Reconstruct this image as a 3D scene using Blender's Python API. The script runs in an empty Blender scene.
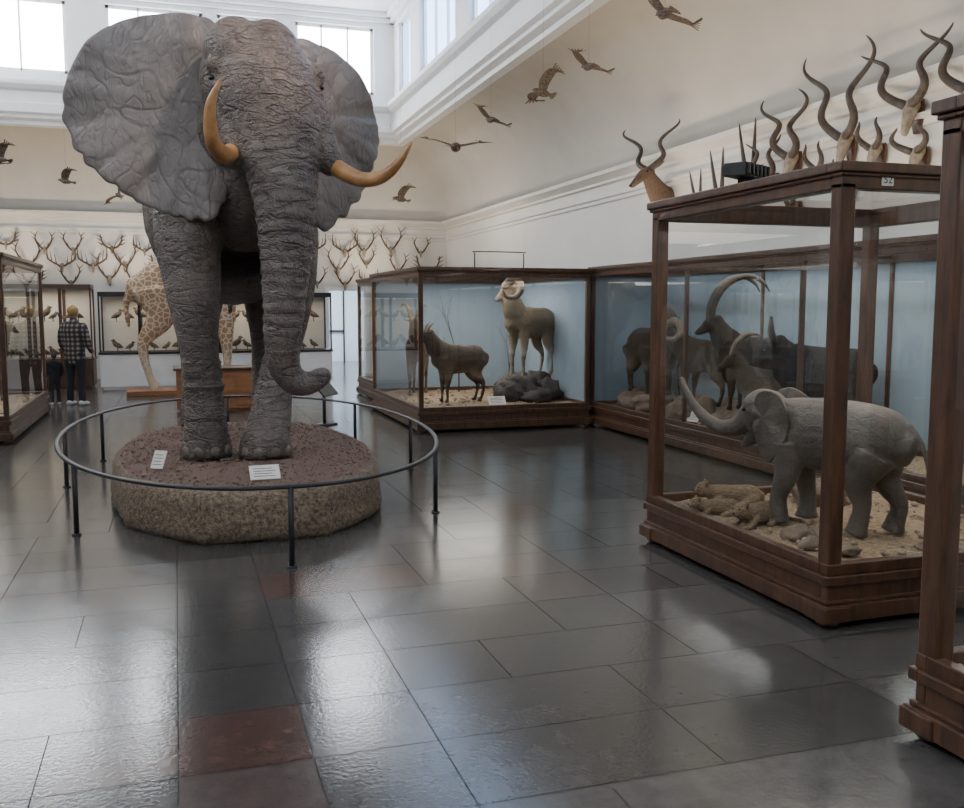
import bpy, bmesh, math, random
from mathutils import Vector, Matrix, noise
random.seed(7)
V = Vector
pi = math.pi

# ------------------------------------------------------------------ materials
def _new(name):
    m = bpy.data.materials.new(name); m.use_nodes = True
    nt = m.node_tree; b = nt.nodes['Principled BSDF']
    return m, nt, b
def N(nt, t, **k):
    n = nt.nodes.new(t)
    for a, v in k.items():
        if a in n.inputs: n.inputs[a].default_value = v
        else: setattr(n, a, v)
    return n
def ramp(nt, stops):
    r = nt.nodes.new('ShaderNodeValToRGB'); e = r.color_ramp.elements
    while len(e) < len(stops): e.new(.5)
    for i, (p, c) in enumerate(stops):
        e[i].position = p; e[i].color = (*c, 1)
    return r
def pbr(name, c1, c2=None, scale=5, rough=.6, bump=0, bscale=40, metal=0, stretch=(1,1,1), spec=.5, coat=0):
    m, nt, b = _new(name); L = nt.links.new
    c2 = c2 or tuple(x*.8 for x in c1)
    tc = N(nt, 'ShaderNodeTexCoord'); mp = N(nt, 'ShaderNodeMapping'); mp.inputs['Scale'].default_value = stretch
    L(tc.outputs['Object'], mp.inputs[0])
    n = N(nt, 'ShaderNodeTexNoise', Scale=scale, Detail=7.0, Roughness=.6); L(mp.outputs[0], n.inputs['Vector'])
    r = ramp(nt, [(.35, c1), (.65, c2)]); L(n.outputs['Fac'], r.inputs[0]); L(r.outputs[0], b.inputs['Base Color'])
    b.inputs['Roughness'].default_value = rough; b.inputs['Metallic'].default_value = metal
    b.inputs['Specular IOR Level'].default_value = spec; b.inputs['Coat Weight'].default_value = coat
    if bump:
        n2 = N(nt, 'ShaderNodeTexNoise', Scale=bscale, Detail=5.0); L(mp.outputs[0], n2.inputs['Vector'])
        bp = N(nt, 'ShaderNodeBump', Strength=bump, Distance=.02); L(n2.outputs['Fac'], bp.inputs['Height']); L(bp.outputs[0], b.inputs['Normal'])
    return m
def fur(name, back, side, belly, z0=.30, z1=.75, bump=.8):
    m, nt, b = _new(name); L = nt.links.new
    tc = N(nt, 'ShaderNodeTexCoord'); sp = N(nt, 'ShaderNodeSeparateXYZ'); L(tc.outputs['Object'], sp.inputs[0])
    n = N(nt, 'ShaderNodeTexNoise', Scale=7.0, Detail=6.0, Roughness=.7); L(tc.outputs['Object'], n.inputs['Vector'])
    mr = N(nt, 'ShaderNodeMapRange'); mr.inputs['From Min'].default_value = z0; mr.inputs['From Max'].default_value = z1; L(sp.outputs['Z'], mr.inputs['Value'])
    ad = N(nt, 'ShaderNodeMath', operation='MULTIPLY_ADD'); ad.inputs[1].default_value = .5; L(n.outputs['Fac'], ad.inputs[0]); L(mr.outputs[0], ad.inputs[2])
    sb = N(nt, 'ShaderNodeMath', operation='SUBTRACT'); sb.inputs[1].default_value = .25; L(ad.outputs[0], sb.inputs[0])
    r = ramp(nt, [(.0, tuple(x*.7 for x in side)), (.16, belly), (.45, side), (.95, back)]); L(sb.outputs[0], r.inputs[0])
    mp = N(nt, 'ShaderNodeMapping'); mp.inputs['Scale'].default_value = (.35, 1, 1); L(tc.outputs['Object'], mp.inputs[0])
    n2 = N(nt, 'ShaderNodeTexNoise', Scale=110.0, Detail=4.0); L(mp.outputs[0], n2.inputs['Vector'])
    m2 = N(nt, 'ShaderNodeMapRange'); m2.inputs['From Min'].default_value = .3; m2.inputs['From Max'].default_value = .7; m2.inputs['To Min'].default_value = .6; m2.inputs['To Max'].default_value = 1.3
    L(n2.outputs['Fac'], m2.inputs['Value'])
    mx = N(nt, 'ShaderNodeMix', data_type='RGBA', blend_type='MULTIPLY'); mx.inputs[0].default_value = 1
    L(r.outputs[0], mx.inputs[6]); L(m2.outputs[0], mx.inputs[7]); L(mx.outputs[2], b.inputs['Base Color'])
    bp = N(nt, 'ShaderNodeBump', Strength=bump, Distance=.02); L(n2.outputs['Fac'], bp.inputs['Height']); L(bp.outputs[0], b.inputs['Normal'])
    b.inputs['Roughness'].default_value = .9; b.inputs['Specular IOR Level'].default_value = .2
    return m
def emis(name, col, s):
    m, nt, b = _new(name)
    b.inputs['Base Color'].default_value = (*col, 1); b.inputs['Emission Color'].default_value = (*col, 1)
    b.inputs['Emission Strength'].default_value = s; return m
def glass_mat():
    m, nt, b = _new('glass'); L = nt.links.new; nt.nodes.remove(b)
    out = nt.nodes['Material Output']
    tr = N(nt, 'ShaderNodeBsdfTransparent'); tr.inputs[0].default_value = (.97, .985, .98, 1)
    gl = N(nt, 'ShaderNodeBsdfGlossy', Roughness=.01)
    lw = N(nt, 'ShaderNodeLayerWeight', Blend=.5)
    p = N(nt, 'ShaderNodeMath', operation='POWER'); p.inputs[1].default_value = 4
    mu = N(nt, 'ShaderNodeMath', operation='MULTIPLY_ADD'); mu.inputs[1].default_value = .65; mu.inputs[2].default_value = .07
    L(lw.outputs['Facing'], p.inputs[0]); L(p.outputs[0], mu.inputs[0])
    mx = N(nt, 'ShaderNodeMixShader'); L(mu.outputs[0], mx.inputs[0]); L(tr.outputs[0], mx.inputs[1]); L(gl.outputs[0], mx.inputs[2])
    L(mx.outputs[0], out.inputs[0]); return m
def skin_mat(name, c1, c2, c3, sc=1.0, bump=.7, vz=3.0, dark=.6, fine=.1, rough=.48):
    """hide: ridged-noise creases (|noise-.5| near zero = crease), several scales"""
    m, nt, b = _new(name); L = nt.links.new
    tc = N(nt, 'ShaderNodeTexCoord')
    n = N(nt, 'ShaderNodeTexNoise', Scale=1.3*sc, Detail=5.0, Roughness=.55); L(tc.outputs['Object'], n.inputs['Vector'])
    r = ramp(nt, [(.3, c1), (.5, c2), (.72, c3)]); L(n.outputs['Fac'], r.inputs[0])
    def ridged(scale, st, det, dist, lim):
        mp = N(nt, 'ShaderNodeMapping'); mp.inputs['Scale'].default_value = st; L(tc.outputs['Object'], mp.inputs[0])
        q = N(nt, 'ShaderNodeTexNoise', Scale=scale*sc, Detail=det, Roughness=.45, Distortion=dist); L(mp.outputs[0], q.inputs['Vector'])
        s = N(nt, 'ShaderNodeMath', operation='SUBTRACT'); s.inputs[1].default_value = .5; L(q.outputs['Fac'], s.inputs[0])
        a = N(nt, 'ShaderNodeMath', operation='ABSOLUTE'); L(s.outputs[0], a.inputs[0])
        mr = N(nt, 'ShaderNodeMapRange'); mr.inputs['From Max'].default_value = lim; mr.interpolation_type = 'SMOOTHSTEP'; L(a.outputs[0], mr.inputs['Value'])
        return mr.outputs[0]
    h1 = ridged(3.6, (1, 1, vz), 1.0, .5, .05); h2 = ridged(10.0, (1, 1, vz*.7), 1.0, .4, .07); h3 = ridged(9.0, (2.2, 2.2, .9), 1.0, .3, .06)
    h4 = ridged(30.0, (1, 1, 1.3), 0.0, .2, .1)
    def madd(a, k, c):
        q = N(nt, 'ShaderNodeMath', operation='MULTIPLY_ADD'); q.inputs[1].default_value = k; L(a, q.inputs[0])
        if c is None: q.inputs[2].default_value = 0
        else: L(c, q.inputs[2])
        return q.outputs[0]
    h = madd(h4, fine, madd(h3, .2, madd(h2, .3, madd(h1, .5-fine, None))))
    bp = N(nt, 'ShaderNodeBump', Strength=bump, Distance=.03/sc); L(h, bp.inputs['Height']); L(bp.outputs[0], b.inputs['Normal'])
    mr = N(nt, 'ShaderNodeMapRange'); mr.inputs['From Min'].default_value = .2; mr.inputs['From Max'].default_value = 1; mr.inputs['To Min'].default_value = dark; mr.inputs['To Max'].default_value = 1.04; L(h, mr.inputs['Value'])
    mx = N(nt, 'ShaderNodeMix', data_type='RGBA', blend_type='MULTIPLY'); mx.inputs[0].default_value = 1
    L(r.outputs[0], mx.inputs[6]); L(mr.outputs[0], mx.inputs[7]); L(mx.outputs[2], b.inputs['Base Color'])
    b.inputs['Roughness'].default_value = rough; return m
def giraffe_mat():
    m, nt, b = _new('giraffe_coat'); L = nt.links.new
    tc = N(nt, 'ShaderNodeTexCoord')
    vo = N(nt, 'ShaderNodeTexVoronoi', feature='DISTANCE_TO_EDGE', Scale=9.5); L(tc.outputs['Object'], vo.inputs['Vector'])
    r = ramp(nt, [(.05, (.55, .44, .31)), (.12, (.31, .18, .095))]); L(vo.outputs['Distance'], r.inputs[0])
    sp = N(nt, 'ShaderNodeSeparateXYZ'); L(tc.outputs['Object'], sp.inputs[0])
    mr = N(nt, 'ShaderNodeMapRange'); mr.inputs['From Min'].default_value = .2; mr.inputs['From Max'].default_value = .9; L(sp.outputs['Z'], mr.inputs['Value'])
    mx = N(nt, 'ShaderNodeMix', data_type='RGBA'); mx.inputs[6].default_value = (.50, .40, .28, 1); L(mr.outputs[0], mx.inputs[0]); L(r.outputs[0], mx.inputs[7])
    L(mx.outputs[2], b.inputs['Base Color']); b.inputs['Roughness'].default_value = .8; return m
def plaid_mat():
    m, nt, b = _new('plaid_cloth'); L = nt.links.new
    tc = N(nt, 'ShaderNodeTexCoord')
    w1 = N(nt, 'ShaderNodeTexWave', bands_direction='X', Scale=4.0); w2 = N(nt, 'ShaderNodeTexWave', bands_direction='Z', Scale=4.0)
    L(tc.outputs['Object'], w1.inputs[0]); L(tc.outputs['Object'], w2.inputs[0])
    a = N(nt, 'ShaderNodeMath', operation='ADD'); L(w1.outputs['Fac'], a.inputs[0]); L(w2.outputs['Fac'], a.inputs[1])
    d = N(nt, 'ShaderNodeMath', operation='MULTIPLY'); d.inputs[1].default_value = .5; L(a.outputs[0], d.inputs[0])
    r = ramp(nt, [(.3, (.025, .022, .022)), (.55, (.07, .06, .055)), (.9, (.25, .22, .2))]); L(d.outputs[0], r.inputs[0])
    L(r.outputs[0], b.inputs['Base Color']); b.inputs['Roughness'].default_value = .9; return m
def tile_mat():
    m, nt, b = _new('stone_tiles'); L = nt.links.new
    at = N(nt, 'ShaderNodeAttribute', attribute_name='tile')
    tc = N(nt, 'ShaderNodeTexCoord')
    n = N(nt, 'ShaderNodeTexNoise', Scale=9.0, Detail=9.0, Roughness=.7); L(tc.outputs['Object'], n.inputs['Vector'])
    mr = N(nt, 'ShaderNodeMapRange'); mr.inputs['From Min'].default_value = .3; mr.inputs['From Max'].default_value = .7
    mr.inputs['To Min'].default_value = .75; mr.inputs['To Max'].default_value = 1.2; L(n.outputs['Fac'], mr.inputs['Value'])
    mx = N(nt, 'ShaderNodeMix', data_type='RGBA', blend_type='MULTIPLY'); mx.inputs[0].default_value = 1
    L(at.outputs['Color'], mx.inputs[6]); L(mr.outputs[0], mx.inputs[7]); L(mx.outputs[2], b.inputs['Base Color'])
    n2 = N(nt, 'ShaderNodeTexNoise', Scale=2.5, Detail=4.0); L(tc.outputs['Object'], n2.inputs['Vector'])
    m2 = N(nt, 'ShaderNodeMapRange'); m2.inputs['To Min'].default_value = .10; m2.inputs['To Max'].default_value = .22; L(n2.outputs['Fac'], m2.inputs['Value'])
    L(m2.outputs[0], b.inputs['Roughness'])
    n3 = N(nt, 'ShaderNodeTexNoise', Scale=50.0, Detail=3.0); L(tc.outputs['Object'], n3.inputs['Vector'])
    bp = N(nt, 'ShaderNodeBump', Strength=.13, Distance=.006); L(n3.outputs['Fac'], bp.inputs['Height']); L(bp.outputs[0], b.inputs['Normal'])
    b.inputs['Specular IOR Level'].default_value = .75
    return m

M = {}
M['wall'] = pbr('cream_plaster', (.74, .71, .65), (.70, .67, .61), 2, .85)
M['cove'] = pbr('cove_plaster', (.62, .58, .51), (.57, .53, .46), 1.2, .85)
M['white'] = pbr('white_paint', (.82, .82, .81), (.78, .78, .77), 3, .6)
M['corr'] = pbr('corridor_paint', (.6, .66, .7), (.55, .62, .67), 3, .6)
M['ceil'] = pbr('ceiling_paint', (.78, .78, .78), (.74, .74, .74), 2, .8)
M['wood'] = pbr('dark_oak', (.105, .048, .024), (.045, .021, .012), 9, .36, .15, 60, stretch=(3, 3, .5), coat=.2)
M['woodl'] = pbr('reddish_wood', (.30, .13, .05), (.19, .08, .033), 5, .45, stretch=(.6, 3, 4))
M['glass'] = glass_mat()
M['blue'] = pbr('pale_blue_backdrop', (.27, .34, .395), (.24, .31, .365), 1.5, .9)
M['sand'] = pbr('sand', (.44, .32, .20), (.21, .15, .095), 34, .95, .8, 70)
M['pebble'] = pbr('pebbles', (.46, .36, .26), (.2, .15, .11), 12, .85)
M['rock'] = pbr('dark_rock', (.028, .026, .026), (.085, .075, .07), 6, .85, .7, 25)
M['rockt'] = pbr('tan_rock', (.24, .175, .125), (.12, .09, .065), 6, .85, .7, 25)
M['soil'] = pbr('red_soil', (.23, .145, .11), (.13, .082, .064), 60, .95, 1, 110)
M['gravel'] = pbr('fine_gravel', (.27, .185, .145), (.17, .115, .09), 30, .95)
M['conc'] = pbr('gravel_concrete', (.29, .215, .145), (.085, .062, .043), 34, .9, 1, 70)
M['ele'] = skin_mat('elephant_hide', (.070, .052, .043), (.118, .092, .078), (.19, .155, .132), 1, .7, 3.0, .5)
M['ear'] = skin_mat('elephant_ear_hide', (.105, .090, .082), (.15, .132, .122), (.215, .195, .182), .7, .28, 1.0, .82, .05)
M['calf'] = skin_mat('calf_hide', (.062, .050, .041), (.105, .085, .069), (.165, .137, .112), 2.2, .32, 1.5, .75, .04, .55)
M['tusk'] = pbr('ivory', (.52, .28, .11), (.26, .12, .045), 5, .35)
M['nail'] = pbr('toenail', (.17, .14, .12), (.11, .09, .075), 8, .6)
M['black'] = pbr('black_metal', (.010, .010, .011), (.014, .014, .015), 8, .5)
M['eye'] = pbr('eye', (.01, .008, .006), None, 5, .1)
M['card'] = pbr('paper_card', (.75, .73, .68), (.7, .68, .62), 50, .7)
M['horn'] = pbr('horn', (.11, .078, .05), (.19, .135, .09), 12, .5, .5, 60)
M['hornb'] = pbr('dark_horn', (.028, .020, .015), (.07, .048, .033), 12, .4, .5, 60)
M['antler'] = pbr('antler', (.12, .078, .045), (.05, .032, .02), 10, .6)
M['bone'] = pbr('skull_bone', (.34, .28, .21), (.18, .14, .10), 14, .7)
M['giraffe'] = giraffe_mat()
M['tan'] = fur('tan_fur', (.20, .155, .105), (.33, .265, .19), (.48, .42, .34))
M['brown'] = fur('brown_fur', (.042, .028, .021), (.078, .055, .039), (.15, .115, .083))
M['ewe'] = fur('ewe_fur', (.07, .05, .038), (.13, .098, .072), (.22, .175, .13))
M['dark'] = fur('dark_fur', (.012, .010, .008), (.022, .017, .014), (.045, .035, .029))
M['grey'] = fur('greybrown_fur', (.032, .024, .019), (.062, .046, .035), (.125, .10, .078))
M['goat'] = fur('goat_fur', (.07, .05, .035), (.115, .085, .06), (.21, .165, .12))
M['kudu'] = fur('kudu_fur', (.17, .115, .08), (.18, .12, .083), (.16, .11, .08), -1, 1)
M['cub'] = fur('cub_fur', (.22, .16, .105), (.28, .21, .135), (.34, .27, .19), -.1, .2)
M['bird'] = pbr('feathers', (.04, .026, .018), (.22, .16, .11), 16, .8, .3, 60, stretch=(1, 2, 1))
M['plaid'] = plaid_mat()
M['cloth'] = pbr('black_cloth', (.012, .012, .015), (.02, .02, .025), 10, .9)
M['skin'] = pbr('skin', (.55, .33, .24), (.5, .29, .2), 8, .55)
M['beanie'] = pbr('beanie_knit', (.42, .26, .10), (.34, .2, .08), 30, .95, .6, 90)
M['shoe'] = pbr('white_shoe', (.6, .6, .58), None, 10, .6)
M['hair'] = pbr('hair', (.06, .035, .02), None, 40, .7)
M['tiles'] = tile_mat()
M['grout'] = pbr('grout', (.022, .021, .02), (.03, .028, .026), 10, .7)
M['day'] = emis('window_daylight', (.93, .96, 1), 15.0)
M['dayl'] = emis('window_overcast', (.93, .96, 1), 11.5)
M['dim'] = emis('window_shaded', (.9, .95, 1), 5.0)
M['sky'] = emis('window_blue_daylight', (.44, .64, 1), 5.2)
M['twig'] = pbr('twigs', (.05, .035, .025), None, 20, .8)

# ------------------------------------------------------------------ mesh helpers
COL = bpy.context.scene.collection
def empty(name, loc=(0,0,0), rz=0, s=1):
    o = bpy.data.objects.new(name, None); COL.objects.link(o)
    o.location = loc; o.rotation_euler = (0, 0, rz); o.scale = (s, s, s); o.empty_display_size = .1
    return o
def obj(bm, name, mat, parent=None, smooth=True, bevel=0, recalc=True):
    if recalc: bmesh.ops.recalc_face_normals(bm, faces=bm.faces[:])
    me = bpy.data.meshes.new(name); bm.to_mesh(me); bm.free()
    mats = mat if isinstance(mat, (list, tuple)) else [mat]
    for m in mats: me.materials.append(M[m])
    if smooth: me.polygons.foreach_set('use_smooth', [True]*len(me.polygons))
    o = bpy.data.objects.new(name, me); COL.objects.link(o)
    if parent: o.parent = parent
    if bevel:
        b = o.modifiers.new('bevel', 'BEVEL'); b.width = bevel; b.segments = 2; b.limit_method = 'ANGLE'
    return o
def organic(bm, name, mat, parent, voxel=.02, it=4, disp=0, dsize=.15):
    o = obj(bm, name, mat, parent)
    m = o.modifiers.new('remesh', 'REMESH'); m.mode = 'VOXEL'; m.voxel_size = voxel; m.use_smooth_shade = True
    s = o.modifiers.new('smooth', 'SMOOTH'); s.factor = .5; s.iterations = it
    if disp:
        t = bpy.data.textures.new(name+'_folds', 'CLOUDS'); t.noise_scale = dsize; t.noise_depth = 2
        d = o.modifiers.new('folds', 'DISPLACE'); d.texture = t; d.strength = disp; d.mid_level = .5; d.texture_coords = 'LOCAL'
    return o
def box(bm, x0, x1, y0, y1, z0, z1, mi=0):
    vs = [bm.verts.new(p) for p in [(x0,y0,z0),(x1,y0,z0),(x1,y1,z0),(x0,y1,z0),(x0,y0,z1),(x1,y0,z1),(x1,y1,z1),(x0,y1,z1)]]
    for f in [(0,3,2,1),(4,5,6,7),(0,1,5,4),(1,2,6,5),(2,3,7,6),(3,0,4,7)]:
        bm.faces.new([vs[i] for i in f]).material_index = mi
def quadf(bm, pts, mi=0):
    f = bm.faces.new([bm.verts.new(p) for p in pts]); f.material_index = mi
def catmull(P, sub):
    out = []; n = len(P)
    for i in range(n-1):
        p0, p1, p2, p3 = P[max(i-1, 0)], P[i], P[i+1], P[min(i+2, n-1)]
        for k in range(sub):
            t = k/sub
            out.append([.5*(2*b+(c-a)*t+(2*a-5*b+4*c-d)*t*t+(-a+3*b-3*c+d)*t**3) for a, b, c, d in zip(p0, p1, p2, p3)])
    out.append(list(P[-1])); return out
def tube(bm, pts, side=(0,1,0), seg=14, sub=5, cap=True, ridge=0, rn=0):
    pts = [tuple(p) if len(p) == 5 else (p[0], p[1], p[2], p[3], p[3]) for p in pts]
    C = catmull(pts, sub); n = len(C); rings = []
    P = [V(c[:3]) for c in C]; s = V(side)
    def ring(c, s, u, rw, rh):
        return [bm.verts.new(c + s*(rw*math.cos(2*pi*k/seg)) + u*(rh*math.sin(2*pi*k/seg))) for k in range(seg)]
    for i in range(n):
        t = (P[min(i+1, n-1)] - P[max(i-1, 0)])
        if t.length < 1e-9: t = V((0,0,1))
        t.normalize(); s2 = s - t*s.dot(t)
        if s2.length < 1e-4: s2 = t.orthogonal()
        s = s2.normalized(); u = t.cross(s)
        rw, rh = max(C[i][3], 1e-3), max(C[i][4], 1e-3)
        if ridge:
            f = 1 + ridge*math.sin(2*pi*rn*i/(n-1)); rw *= f; rh *= f
        if i == 0:
            if cap:
                rings.append([bm.verts.new(P[0] - t*min(rw, rh))])
                rings.append(ring(P[0] - t*min(rw, rh)*.7, s, u, rw*.7, rh*.7))
            else: rings.append([bm.verts.new(P[0])])
        rings.append(ring(P[i], s, u, rw, rh))
        if i == n-1:
            if cap:
                rings.append(ring(P[i] + t*min(rw, rh)*.7, s, u, rw*.7, rh*.7))
                rings.append([bm.verts.new(P[i] + t*min(rw, rh))])
            else: rings.append([bm.verts.new(P[i])])
    for a, b in zip(rings, rings[1:]):
        for k in range(seg):
            k2 = (k+1) % seg
            if len(a) == 1: bm.faces.new([a[0], b[k2], b[k]])
            elif len(b) == 1: bm.faces.new([a[k], a[k2], b[0]])
            else: bm.faces.new([a[k], a[k2], b[k2], b[k]])
def blob(bm, c, r, rot=(0,0,0), u=20, v=12):
    mat = Matrix.Translation(c) @ (Matrix.Rotation(rot[2], 4, 'Z') @ Matrix.Rotation(rot[1], 4, 'Y') @ Matrix.Rotation(rot[0], 4, 'X')) @ Matrix.Diagonal((*r, 1))
    bmesh.ops.create_uvsphere(bm, u_segments=u, v_segments=v, radius=1, matrix=mat)
def rock(bm, c, r, seed=0, sub=3):
    res = bmesh.ops.create_icosphere(bm, subdivisions=sub, radius=1)
    for v in res['verts']:
        d = v.co.normalized(); k = 1 + .45*noise.noise(d*1.6 + V((seed*3.1, seed, 0))) + .2*noise.noise(d*4 + V((seed, 0, 0)))
        v.co = V((d.x*r[0]*k, d.y*r[1]*k, d.z*r[2]*k)) + V(c)

# ------------------------------------------------------------------ room shell
XW, YW, YB, CW = 6.6, 23.5, -6.0, 1.7
ZC, ZL = 3.75, 5.5
def ringprof(prof):
    bm = bmesh.new(); R = []
    for d, z in prof:
        R.append([bm.verts.new(p) for p in [(-XW+d, YB+d, z), (XW-d, YB+d, z), (XW-d, YW-d, z), (-XW+d, YW-d, z)]])
    for a, b in zip(R, R[1:]):
        for k in range(4): bm.faces.new([a[k], a[(k+1) % 4], b[(k+1) % 4], b[k]])
    return bm
bm = bmesh.new(); cl = bm.loops.layers.float_color.new('tile')
quadf(bm, [(-XW-.1, YB-.1, -.004), (XW+.1, YB-.1, -.004), (XW+.1, YW+6, -.004), (-XW-.1, YW+6, -.004)], 1)
y = -6.13; row = 0
while y < YW+5.5:
    k = -14
    while k < 14:
        x0 = -.04+.475*k
        w = 1
        if x0 > .9 or x0 < -.6: w = random.choice([1, 2, 2])
        if abs(y-5.37) < .1 and k == 1: w = 2
        x1 = x0+.475*w
        g = .0022
        f = bm.faces.new([bm.verts.new(p) for p in [(x0+g, y+g, 0), (x1-g, y+g, 0), (x1-g, y+.5-g, 0), (x0+g, y+.5-g, 0)]])
        v = random.uniform(.046, .08); c = (v*1.04, v*1.0, v*.94)
        if random.random() < .07: c = (v*1.25, v*.93, v*.82)
        cx, cy = (x0+x1)/2, y+.25
        if (-.05 < cx < .43 and 3.3 < cy < 3.9) or (.43 < cx < 1.3 and 5.3 < cy < 5.9) or (2 < cx < 3 and 6.8 < cy < 7.4): c = (.080, .046, .037)
        if -.5 < cx < 0 and 3.3 < cy < 3.9: c = (.078, .054, .045)
        for lp in f.loops: lp[cl] = (*c, 1)
        k += w
    y += .5; row += 1
floor = obj(bm, 'floor', ['tiles', 'grout'], smooth=False, recalc=False)

DX0, DX1, DH = 3.6, 4.5, 2.05
bm = bmesh.new(); box(bm, XW, XW+.2, YB-.2, YW+.2, 0, ZC+.1); obj(bm, 'wall_right', 'wall', smooth=False)
bm = bmesh.new(); box(bm, -XW-.2, -XW, YB-.2, YW+.2, 0, ZC+.1); obj(bm, 'wall_left', 'wall', smooth=False)
bm = bmesh.new(); box(bm, -XW, XW, YB-.2, YB, 0, ZC+.1); obj(bm, 'wall_front', 'wall', smooth=False)
bm = bmesh.new()
box(bm, -XW, DX0, YW, YW+.2, 0, ZC+.1); box(bm, DX1, XW, YW, YW+.2, 0, ZC+.1); box(bm, DX0, DX1, YW, YW+.2, DH, ZC+.1)
obj(bm, 'wall_back', 'wall', smooth=False)
bm = bmesh.new(); f0, f1 = YW-.05, YW-.005
box(bm, DX0-.1, DX0, f0, f1, 0, DH+.1); box(bm, DX1, DX1+.1, f0, f1, 0, DH+.1); box(bm, DX0, DX1, f0, f1, DH, DH+.1)
obj(bm, 'door_1', 'white', smooth=False, bevel=.01)
bm = bmesh.new()
box(bm, 2.4, 2.5, YW+.2, YW+5.5, 0, 3); box(bm, 5.6, 5.7, YW+.2, YW+5.5, 0, 3); box(bm, 2.4, 5.7, YW+5.5, YW+5.6, 0, 3); box(bm, 2.4, 5.7, YW+.2, YW+5.6, 3, 3.1)
obj(bm, 'wall_corridor', 'corr', smooth=False)
bm = bmesh.new()
for k in range(4): box(bm, 3.0+.62*k, 3.04+.62*k, YW+5.42, YW+5.49, 0, 2.3)
box(bm, 3.0, 4.9, YW+5.42, YW+5.49, 2.26, 2.32); box(bm, 3.0, 4.9, YW+5.42, YW+5.49, .9, .95)
obj(bm, 'door_2', 'black', smooth=False)

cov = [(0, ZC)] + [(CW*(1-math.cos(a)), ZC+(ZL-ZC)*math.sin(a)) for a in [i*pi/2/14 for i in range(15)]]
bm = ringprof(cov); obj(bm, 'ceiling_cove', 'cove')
bm = ringprof([(0, 3.30), (.03, 3.31), (.03, 3.36), (.06, 3.38), (.06, 3.42), (0, 3.43)]); obj(bm, 'trim_1', 'wall', smooth=False)
bm = ringprof([(0, 3.58), (.05, 3.60), (.05, 3.64), (.12, 3.70), (.16, 3.72), (.16, 3.78), (0, 3.80)]); obj(bm, 'trim_2', 'wall', smooth=False)
bm = ringprof([(CW-.25, 5.36), (CW-.1, 5.38), (CW-.1, 5.46), (CW+.02, 5.5), (CW+.02, 5.56), (CW+.1, 5.6), (CW+.1, 5.78), (CW+.05, 5.8), (CW+.05, 6.02), (CW+.14, 6.06), (CW+.2, 6.14), (CW+.2, 6.22), (CW, 6.26)])
obj(bm, 'trim_3', 'white', smooth=False)
XC, YC, YBC = XW-CW, YW-CW, YB+CW
WB, WT, ZT = 6.42, 7.9, 8.2
wn = [0]
def clere(axis, pos, outd, a0, a1, wins, matn, name):
    bm = bmesh.new(); t0, t1 = (pos, pos+.25*outd) if outd > 0 else (pos+.25*outd, pos)
    def B(a, b, z0, z1, p0=t0, p1=t1, bmx=None, mi=0):
        q = bmx or bm
        if axis == 'x': box(q, p0, p1, a, b, z0, z1, mi)
        else: box(q, a, b, p0, p1, z0, z1, mi)
    B(a0, a1, 5.5, WB); B(a0, a1, WT, ZT)
    e = a0
    for w0, w1 in wins:
        B(e, w0, WB, WT); e = w1
    B(e, a1, WB, WT)
    obj(bm, name, 'white', smooth=False)
    for w0, w1 in wins:
        wn[0] += 1
        b2 = bmesh.new(); q = pos + .12*outd
        f0, f1 = q-.03, q+.03
        bars = [(w0, w0+.07, WB, WT), (w1-.07, w1, WB, WT), (w0, w1, WB, WB+.08), (w0, w1, WT-.07, WT)]
        nb = 3
        for j in range(1, nb): xm = w0+(w1-w0)*j/nb; bars.append((xm-.018, xm+.018, WB, WT))
        for (p, r, z0, z1) in bars: B(p, r, z0, z1, f0, f1, b2, 0)
        pp = q + .05*outd
        B(w0, w1, WB, WT, min(pp, pp+.02*outd), max(pp, pp+.02*outd), b2, 1)
        obj(b2, 'window_%d' % wn[0], ['white', matn], smooth=False)
clere('y', YC, 1, -XC, XC, [(-4.6, -1.95), (-1.2, 0.75), (1.05, 2.3), (2.7, 4.45)], 'day', 'wall_clerestory_back')
wy = [(-3.6+3.4*i, -1.0+3.4*i) for i in range(8)]
wy = [(a, min(b, 21.3)) for a, b in wy if a < 20.5]
clere('x', XC, 1, YBC, YC, wy, 'sky', 'wall_clerestory_right')
clere('x', -XC, -1, YBC, YC, wy, 'dayl', 'wall_clerestory_left')
clere('y', YBC, -1, -XC, XC, [(-4.4, -2.2), (-1.5, .7), (1.4, 4)], 'dim', 'wall_clerestory_front')
bm = bmesh.new(); box(bm, -XC-.3, XC+.3, YBC-.3, YC+.3, ZT, ZT+.1); obj(bm, 'ceiling', 'ceil', smooth=False)
bm = bmesh.new()
for d, z0, z1 in [(0, 8.0, 8.2), (.1, 8.1, 8.2)]:
    x, ya, yb = XC-d, YBC+d, YC-d
    box(bm, x-.1, x, ya, yb, z0, z1); box(bm, -x, -x+.1, ya, yb, z0, z1); box(bm, -x, x, yb-.1, yb, z0, z1); box(bm, -x, x, ya, ya+.1, z0, z1)
obj(bm, 'trim_4', 'white', smooth=False)

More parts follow.
